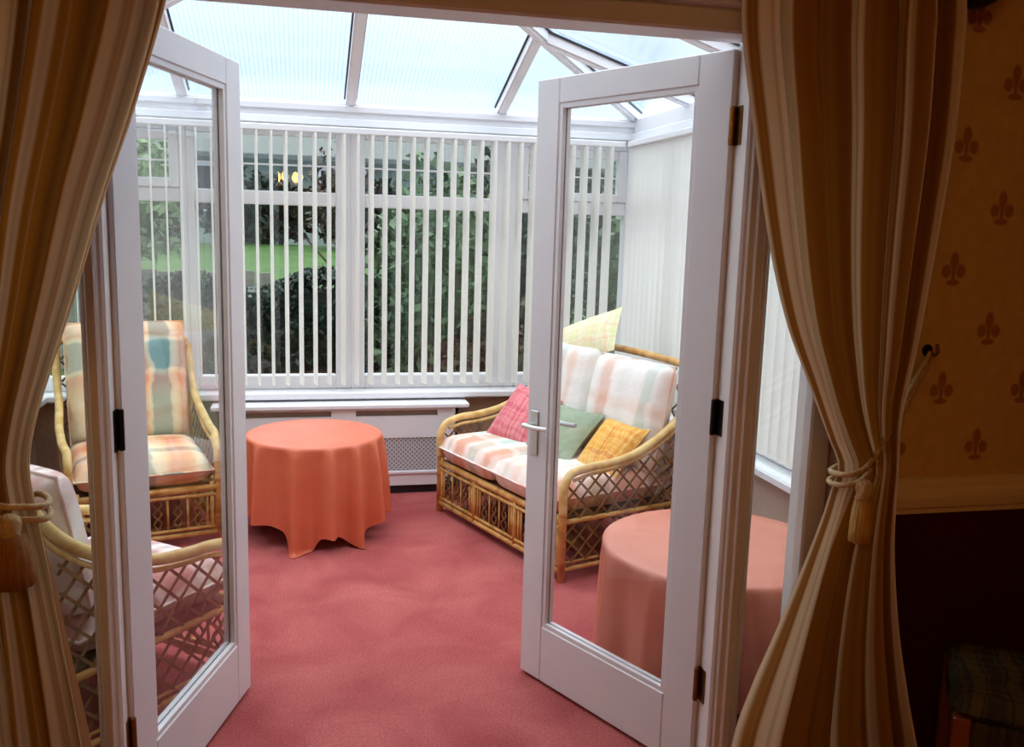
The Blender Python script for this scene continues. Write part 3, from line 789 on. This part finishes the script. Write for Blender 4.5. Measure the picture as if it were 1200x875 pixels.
# local +y points backwards: -dir2
ch2_rz = atan2(dir2.x, -dir2.y)
chair2 = rattan_seat('rattan_armchair', .64, c2, ch2_rz, 1, 'rattan armchair with pink and cream cushions seen through the left glazed door', 'armchair', cane=M['cane'])
cushion('seat_cushion', .60, .60, .15, M['fab_near'], at(chair2, (0, .285, .357)), world_rot(ch2_rz, (0, 0, 0)), 'pink and cream seat cushion on the armchair behind the left door', 'armchair cushions', piping=M['fab_near'], crown=.15)
cushion('back_cushion', .57, .43, .16, M['fab_near'], at(chair2, (0, .57, .625)), world_rot(ch2_rz, (radians(78), 0, 0)), 'pink and cream back cushion of the armchair behind the left door', 'armchair cushions', piping=M['fab_near'], crown=.15)

# ------------------------------------------------------------------ round tables and their cloths
def table(loc, r, h, label):
    t = tag(empty('round_table', loc), label, 'table', 'round tables under floor-length cloths')
    b = MB(); b.lathe([(r-.015, h-.028), (r-.006, h-.026), (r-.004, h-.012), (r-.008, h-.008)], (0, 0, 0), 40); obj('tabletop', b, M['wood'], t, False)
    for k in range(4):
        a = pi/4+k*pi/2+.25; b = MB(); cx, cy = .62*r*cos(a), .62*r*sin(a)
        b.lathe([(.016, 0), (.02, .03), (.015, .06), (.022, .12), (.017, .2), (.024, .34), (.018, .38), (.024, h-.028)], (cx, cy, 0), 12)
        obj('leg', b, M['wood'], t, True)
    return t
def tablecloth(loc, R, h, drop, folds, amp, mat, label, seed=1):
    """round-shouldered drape: flat disc, then a skirt whose folds deepen towards the hem"""
    rnd = random.Random(seed); ph = [rnd.uniform(0, 6.28) for _ in range(4)]
    nth, nr, nd = 240, 6, 26; b = MB(); rings = []
    def fold(th):
        w = th*folds+.9*sin(2*th+ph[0])+.6*sin(3*th+ph[1])
        return 1-2*abs(sin(w/2))**1.15+.22*sin(2*w+ph[2])
    def pt(th, q):
        if q <= nr:
            rr = (R-.012)*q/nr; return (rr*cos(th), rr*sin(th), h)
        t = (q-nr)/nd; D = drop(th)
        if t < .07:
            a = t/.07*pi/2; return ((R-.012+.014*sin(a))*cos(th), (R-.012+.014*sin(a))*sin(th), h-.014*(1-cos(a)))
        s = (t-.07)/.93; z = h-.014-s*(D-.014)
        k = s**.55
        rr = R+.002+k*(.012+amp*fold(th)+.012*sin(th*2+ph[3]))
        fl = .004
        if z < fl:  # cloth that reaches the carpet lies outwards on it
            rr += (fl-z)*.55; z = fl
        return (rr*cos(th), rr*sin(th), z)
    b.add([pt(0, 0)], [])
    for q in range(1, nr+nd+1): b.add([pt(2*pi*i/nth, q) for i in range(nth)], [])
    for i in range(nth): b.f.append((0, 1+i, 1+(i+1) % nth)); b.mi.append(0)
    for q in range(nr+nd-1):
        for i in range(nth):
            j = (i+1) % nth; a = 1+q*nth; c = 1+(q+1)*nth
            b.f.append((a+i, c+i, c+j, a+j)); b.mi.append(0)
    o = obj('tablecloth', b, mat, None, True, loc)
    return tag(o, label, 'tablecloth', 'floor-length tablecloths')
def bump(th, c, w):
    d = (th-c+pi) % (2*pi)-pi; return math.exp(-(d/w)**2)
T1 = (.055, 4.50, 0); T2 = (1.36, 2.70, 0)
table(T1, .325, .496, 'round wooden table under the coral cloth before the radiator cover')
def drop1(th): 
    th = th % (2*pi)
    return .405+.14*bump(th, radians(258), .20)+.105*bump(th, radians(308), .26)+.07*bump(th, radians(30), .5)+.08*bump(th, radians(120), .5)+.02*sin(3*th)
tablecloth(T1, .330, .50, drop1, 13, .040, M['cloth_far'], 'coral cloth draped over the round table before the radiator cover', 3)
table(T2, .385, .496, 'round wooden table under the peach cloth behind the right door')
def drop2(th):
    return .40+.10*bump(th, radians(165), .35)+.06*bump(th, radians(280), .4)+.06*bump(th, radians(30), .6)+.02*sin(4*th)
tablecloth(T2, .390, .50, drop2, 12, .034, M['cloth_near'], 'peach cloth draped over the round table behind the right door', 5)

# ------------------------------------------------------------------ curtains, pole, tiebacks
def curtain(inner, outer, y0, ztop, zbot, npl, seed, label):
    rnd = random.Random(seed); nu, nv = 190, 90; b = MB()
    ph = [rnd.uniform(0, 6.28) for _ in range(5)]
    zt = 1.0
    def f(u, v):
        z = ztop+(zbot-ztop)*v
        xi, xo = sinterp(inner, z), sinterp(outer, z); w = abs(xo-xi)
        w0 = .52
        ti = math.exp(-((z-zt)/.13)**2)            # tie zone
        fullness = min(1.0, max(.35, w/w0))
        lowf = min(1, max(0, (.93-z)/.45))
        a = (.040*fullness+.006)*(1-.35*ti)*(1+.75*lowf)
        if z > ztop-.12: a *= .6+.4*(ztop-z)/.12
        s = u+.010*sin(9*u+ph[4])+.012*v*sin(5*u+2.0*v+ph[3])
        w1 = 2*pi*npl*s+ph[0]+.7*sin(2*pi*1.7*s+ph[1])+.5*v*sin(4*s+ph[2])
        y = y0+a*sin(w1)+.35*a*sin(2*w1+ph[2])
        x = xi+(xo-xi)*u+(.012+.012*lowf)*fullness*cos(w1)*(1 if xo > xi else -1)*min(1, 4*u)*min(1, 4*(1-u))
        if z > ztop-.05: y += .008*sin(2*pi*npl*3*u)
        y -= .035*ti*sin(pi*min(1, u*1.4))
        return (x, y, z)
    b.grid(f, nu, nv)
    b.uv = [(i/(nu-1), j/(nv-1)) for j in range(nv) for i in range(nu)]
    o = obj('curtain', b, M['curtain'], None, True)
    return tag(o, label, 'curtain', 'tied-back gold and cream curtains')
RIN = [(.02, 1.0), (.319, 1.033), (.434, 1.062), (.593, 1.113), (.72, 1.153), (.865, 1.196), (.94, 1.213), (.999, 1.226), (1.062, 1.196), (1.193, 1.134), (1.33, 1.068), (1.5, 1.012), (1.753, .952), (1.96, .91), (2.12, .905)]
ROUT = [(.02, 1.56), (.267, 1.48), (.525, 1.416), (.792, 1.382), (.963, 1.382), (1.129, 1.374), (1.292, 1.392), (1.529, 1.412), (1.777, 1.428), (1.997, 1.425), (2.12, 1.425)]
LIN = [(.02, -.37), (.472, -.428), (.677, -.456), (.856, -.480), (.986, -.499), (1.063, -.504), (1.146, -.487), (1.268, -.446), (1.389, -.404), (1.564, -.347), (1.721, -.290), (1.921, -.228), (2.12, -.19)]
LOUT = [(.02, -.80), (.5, -.74), (.9, -.72), (1.1, -.73), (1.5, -.78), (2.12, -.80)]
CY = 1.86
curtain(RIN, ROUT, CY-.01, 2.115, .02, 5.5, 11, 'gold and cream curtain tied back at the right of the doorway beside the wallpaper')
curtain(LIN, LOUT, CY-.01, 2.115, .02, 5.5, 23, 'gold and cream curtain tied back at the left of the doorway')
pole = tag(empty('curtain_pole', (0, 0, 0)), 'dark curtain pole with round finials above the doorway', 'curtain pole')
b = MB(); b.tube([(-1.0, CY, 2.145), (1.40, CY, 2.145)], .016, 12); obj('rod', b, M['darkmetal'], pole, True)
for s, x in ((1, 1.40), (-1, -1.0)):
    b = MB(); pr = [(.018, 0), (.03, .01), (.022, .02), (.05, .03), (.082, .055), (.088, .08), (.075, .11), (.04, .135), (.012, .15)]
    b.lathe(pr, (0, 0, 0), 24); o = obj('finial', b, M['darkmetal'], pole, True, (x, CY, 2.125), (0, s*pi/2, 0))
for x in (-.9, 1.36):
    b = MB(); b.tube([(x, 2.0, 2.145), (x, CY, 2.145)], .009, 8); b.cbox(x-.02, x+.02, 1.988, 2.0, 2.10, 2.19, .003); obj('bracket', b, M['darkmetal'], pole)

def tieback(pts, tx, ty, tz, tl, tw, tmat, label):
    t = tag(empty('curtain_tieback', (tx, ty, tz)), label, 'tieback', 'curtain tiebacks')
    o = Vector((tx, ty, tz))
    for off in ((0, 0), (.004, -.026)):
        b = MB(); b.tube(smooth_path([Vector(p)-o+Vector((0, off[0], off[1])) for p in pts], 6), .0065, 8); obj('cord', b, M['cord'], t, True)
    b = MB(); b.lathe([(.010, 0), (.018, -.008), (.021, -.02), (.016, -.034), (.020, -.044)][::-1], (0, 0, 0), 16); obj('tassel_head', b, M['cord'], t, True)
    b = MB(); b.lathe([(tw*1.04, -tl), (tw, -tl*.7), (tw*.92, -.07), (tw*.7, -.04)], (0, 0, 0), 48, lambda th, z: .05*sin(16*th)); obj('tassel_skirt', b, tmat, t, True)
    return t
tieback([(1.545, 1.985, 1.245), (1.46, 1.93, 1.17), (1.36, 1.86, 1.08), (1.27, 1.80, 1.015), (1.222, 1.782, .998), (1.198, 1.80, .992), (1.21, 1.86, .985), (1.28, 1.92, .985), (1.36, 1.95, 1.02), (1.545, 1.985, 1.235)], 1.243, 1.772, .985, .145, .024, M['tassel_r'], 'gold cord tieback with short tassel round the right curtain')
tieback([(-.86, 1.985, 1.24), (-.76, 1.90, 1.12), (-.66, 1.82, 1.04), (-.56, 1.785, 1.0), (-.50, 1.79, .99), (-.474, 1.82, .985), (-.50, 1.89, .985), (-.60, 1.93, 1.0), (-.86, 1.985, 1.23)], -.525, 1.765, .985, .135, .036, M['tassel_l'], 'gold cord tieback with broad tassel round the left curtain')
for x, lb in ((1.545, 'small dark hook on the wallpaper right of the right curtain'), (-.86, 'small dark hook on the wall behind the left curtain')):
    h = tag(empty('tieback_hook', (x, 2.0, 1.25)), lb, 'hook', 'tieback hooks')
    b = MB(); b.lathe([(.014, 0), (.016, .003), (.010, .008)], (0, 0, 0), 16); obj('rose', b, M['darkmetal'], h, True, (0, 0, 0), (pi/2, 0, 0))
    b = MB(); b.tube(smooth_path([(0, -.004, 0), (0, -.03, -.008), (0, -.042, .004), (0, -.036, .02)], 4), .004, 8); obj('prong', b, M['brass'], h, True)

# ------------------------------------------------------------------ dining chair in the dark corner at the right
dc = tag(empty('dining_chair', (1.485, 1.70, 0), radians(-35)), 'dark wooden dining chair with a dim patterned seat below the dado rail', 'chair')
S = .40
for x, y in ((.02, .02), (S-.02, .02), (.02, S-.04), (S-.02, S-.04)):
    b = MB(); b.cbox(x-.02, x+.02, y-.02, y+.02, 0, .42 if x < .1 else .86, .004); obj('leg', b, M['darkwood'], dc)
b = MB()
for (x0, x1, y0, y1) in ((.04, S-.04, .002, .03), (.04, S-.04, S-.05, S-.03), (.008, .03, .04, S-.06), (S-.03, S-.008, .04, S-.06)): b.cbox(x0, x1, y0, y1, .35, .415, .003)
obj('seat_rail', b, M['seat_dark'], dc)
o = put('seat_pad', cushion_mb(S, S-.02, .075, p=7, e=.4, n=16).mesh('seat_pad', M['seat_dark'], True), dc, (S/2, S/2-.01, .435))
b = MB()
for z in (.58, .70, .82): b.cbox(S-.032, S-.012, .04, S-.06, z, z+.06, .004)
obj('backrest', b, M['darkwood'], dc)

# ------------------------------------------------------------------ dining-room pendant, seen mirrored in the window glass
pl = tag(empty('chandelier', (-.22, -.55, 2.45)), 'lit brass dining-room chandelier mirrored in the window above the coral table', 'chandelier')
b = MB(); b.lathe([(.05, 0), (.05, -.012), (.02, -.03)][::-1], (0, 0, 0), 20); b.tube([(0, 0, -.02), (0, 0, -.50)], .006, 8); b.lathe([(.01, -.60), (.035, -.57), (.045, -.54), (.025, -.50), (.012, -.46)], (0, 0, 0), 20)
obj('stem', b, M['brass'], pl, True)
for k in range(6):
    a = 2*pi*k/6+.3; R = .215; c, s = cos(a), sin(a)
    b = MB(); b.tube(smooth_path([(.03*c, .03*s, -.55), (.10*c, .10*s, -.585), (.18*c, .18*s, -.565), (R*c, R*s, -.52)], 4), .006, 8); b.lathe([(.012, -.525), (.028, -.515), (.014, -.50), (.013, -.48)], (R*c, R*s, 0), 14)
    am = obj('arm', b, M['brass'], pl, True)
    b = MB(); b.lathe([(.013, -.48), (.034, -.462), (.043, -.43), (.037, -.395), (.018, -.365), (.003, -.35)], (R*c, R*s, 0), 14); obj('bulb', b, M['amber'], am, True)

# ------------------------------------------------------------------ garden
def leaf_cloud(n, sampler, size, seed, mat, name, parent, stretch=1.0):
    rnd = random.Random(seed); b = MB(); vs = []; fs = []
    for i in range(n):
        p = Vector(sampler(rnd))
        a = Vector((rnd.gauss(0, 1), rnd.gauss(0, 1), rnd.gauss(0, 1))).normalized()
        c = a.cross(Vector((rnd.gauss(0, 1), rnd.gauss(0, 1), rnd.gauss(0, 1)))).normalized()
        s = size*rnd.uniform(.6, 1.3); a *= s*stretch; c *= s*.45
        k = len(vs); vs += [p-a, p+c, p+a, p-c]; fs.append((k, k+1, k+2, k+3))
    b.v = [tuple(v) for v in vs]; b.f = fs; b.mi = [0]*len(fs)
    o = obj(name, b, mat, parent); o['kind'] = 'stuff'; return o
def blob(cx, cy, cz, rx, ry, rz, shell=.55):
    def f(r):
        d = Vector((r.gauss(0, 1), r.gauss(0, 1), r.gauss(0, 1))).normalized(); k = r.uniform(shell, 1.0)
        k *= 1+.12*sin(5*d.x+3*d.z)*cos(4*d.y+cx)
        return (cx+d.x*rx*k, cy+d.y*ry*k, max(cz+d.z*rz*k, .0))
    return f
def boxs(x0, x1, y0, y1, z0, z1):
    def f(r):
        x, y, z = r.uniform(x0, x1), r.uniform(y0, y1), r.uniform(z0, z1)
        w = .06*sin(3.1*x)+.05*sin(7.3*x+1)
        if r.random() < .7:
            if r.random() < .5: y = y0+r.uniform(0, .12)
            else: z = z1-r.uniform(0, .10)
        return (x, y, z+w if z > z1-.15 else z)
    return f
def core(cx, cy, cz, rx, ry, rz):
    b = MB(); b.lathe([(max(.01, sin(pi*k/8)), -cos(pi*k/8)) for k in range(9)], (0, 0, 0), 16)
    b.v = [(cx+x*rx, cy+y*ry, cz+z*rz) for x, y, z in b.v]; return b
def bush(name, loc, rx, ry, h, n, size, mat, label, seed, trunk=.0, group=None, cat='shrub'):
    r = tag(empty(name, loc), label, cat, group)
    zc = trunk+(h-trunk)/2
    leaf_cloud(n, blob(0, 0, zc, rx, ry, (h-trunk)/2), size, seed, mat, 'foliage', r)
    b = MB(); b.tube([(0, 0, 0), (.02, 0, trunk+.3), (-.02, .02, h*.7)], .05, 8, rr=[.06, .045, .02]); obj('trunk', b, M['bark'], r, True)
    obj('inner_foliage', core(0, 0, zc, rx*.62, ry*.62, (h-trunk)/2*.62), mat, r, True)
    return r
# clipped hedge in front of the lawn
hr = tag(empty('hedge', (0, 0, -.08)), 'dark clipped hedge along the edge of the bright lawn', 'hedge')
leaf_cloud(12000, boxs(-1.15, 1.15, 7.1, 7.9, 0, 1.16), .035, 5, M['hedge'], 'foliage', hr)
b = MB(); b.box(-1.10, 1.10, 7.22, 7.85, 0, 1.06); obj('inner_foliage', b, M['hedge'], hr)
bush('leafy_shrub', (1.05, 7.0, -.08), .62, .5, 2.12, 4200, .05, M['shrub'], 'mottled green shrub behind the middle window beside the hedge', 31, .1, 'garden shrubs')
bush('leafy_shrub', (1.75, 7.5, -.08), .70, .6, 2.35, 4200, .05, M['hedge'], 'tall dark green shrub behind the right-hand back window', 32, .1, 'garden shrubs')
bush('leafy_shrub', (1.45, 6.5, -.08), .55, .35, .95, 2600, .045, M['shrub_red'], 'low reddish shrub under the tall dark green shrub', 33, .02, 'garden shrubs')
bush('leafy_shrub', (2.75, 7.3, -.08), .60, .6, 2.3, 3500, .05, M['shrub'], 'tall green shrub beyond the corner of the conservatory', 34, .1, 'garden shrubs')
# lawn rising away behind the hedge
b = MB()
def lawnf(u, v):
    x = -16+40*u; y = 8.0+13*v; return (x, y, -.02+1.0*v**.8+.02*sin(x*.8+y))
b.grid(lawnf, 40, 20)
structure(obj('ground_bank', b, M['lawn'], None, True))
# paling fence at the left
fe = tag(empty('garden_fence', (-2.6, 9.0, -.02)), 'low grey board fence at the left behind the pale leaves', 'fence')
for i in range(16):
    b = MB(); b.cbox(i*.145, i*.145+.135, 0, .02, 0, 1.05+.01*(i % 3), .003); obj('board', b, M['fence'], fe)
b = MB(); b.cbox(0, 2.3, .02, .05, .25, .33, .003); b.cbox(0, 2.3, .02, .05, .78, .86, .003); obj('rail', b, M['fence'], fe)
bush('small_tree', (-1.55, 8.2, -.08), .75, .5, 2.5, 2600, .05, M['pale_leaf'], 'pale green leafy tree beyond the left door glass', 41, 1.15, 'garden trees', 'tree')
# slim tree standing on the lawn
st = tag(empty('slim_tree', (.40, 9.6, .2)), 'slim dark-stemmed tree on the lawn behind the hedge', 'tree', 'garden trees')
b = MB(); b.tube(smooth_path([(0, 0, 0), (.03, 0, .7), (-.02, 0, 1.3), (.02, 0, 1.9)], 4), .03, 8)
for p, q in (((0, 0, .75), (-.35, 0, 1.15)), ((0, 0, 1.0), (.3, .05, 1.35)), ((0, 0, 1.2), (-.25, 0, 1.6))): b.tube([p, q], .012, 6)
obj('trunk', b, M['bark'], st, True)
leaf_cloud(900, blob(0, 0, 1.6, .45, .4, .5, .2), .04, 44, M['shrub_red'], 'foliage', st)
# dark conifers along the back of the lawn
for i, (x, y, rx, h) in enumerate(((-6.2, 21, 1.45, 2.1), (-3.5, 20.2, 1.35, 1.75), (-.95, 21.4, 1.3, 1.76), (1.4, 20.2, 1.2, 1.65), (3.8, 21.3, 1.3, 1.9), (6.3, 20.2, 1.35, 2.0), (9.0, 21, 1.45, 2.1))):
    nm = ['leftmost of the row of dark conifers at the back of the lawn', 'second dark conifer from the left at the back of the lawn', 'dark conifer at the back of the lawn seen left of the first mullion', 'dark conifer at the back of the lawn behind the slim tree', 'dark conifer at the back of the lawn behind the mottled shrub', 'second dark conifer from the right at the back of the lawn', 'rightmost of the row of dark conifers at the back of the lawn'][i]
    bush('conifer', (x, y, .85), rx, .8, h, 1800, .14, M['conifer'], nm, 60+i, .05, 'conifers behind the lawn', 'tree')
# neighbouring house far behind
hs = tag(empty('neighbouring_house', (1.5, 28, .6)), 'grey-green neighbouring house with tiled roof beyond the conifers', 'house')
b = MB(); b.box(-11, 11, 0, 6, 0, 2.75); obj('wall', b, M['render_wall'], hs)
b = MB(); b.add([(-11.5, -.5, 2.72), (11.5, -.5, 2.72), (11.5, 6.5, 2.72), (-11.5, 6.5, 2.72), (-9, 3, 3.75), (9, 3, 3.75)], [(3, 2, 1, 0), (0, 1, 5, 4), (1, 2, 5), (2, 3, 4, 5), (3, 0, 4)])
obj('roof', b, M['rooftile'], hs)
b = MB(); b.cbox(-11.5, 11.5, -.62, -.5, 2.62, 2.78, .02); obj('gutter', b, M['rooftile'], hs)
for x in (-8.5, -4.5, -1, 3, 6.5):
    b = MB()
    for (x0, x1, z0, z1) in ((x, x+.08, 1.2, 2.4), (x+1.32, x+1.4, 1.2, 2.4), (x, x+1.4, 1.12, 1.2), (x, x+1.4, 2.4, 2.48), (x+.66, x+.74, 1.2, 2.4)): b.box(x0, x1, -.06, .02, z0, z1)
    wf = obj('window_frame', b, M['upvc'], hs)
    b = MB(); b.box(x+.08, x+1.32, -.02, -.01, 1.2, 2.4); obj('pane', b, M['gasket'], wf)
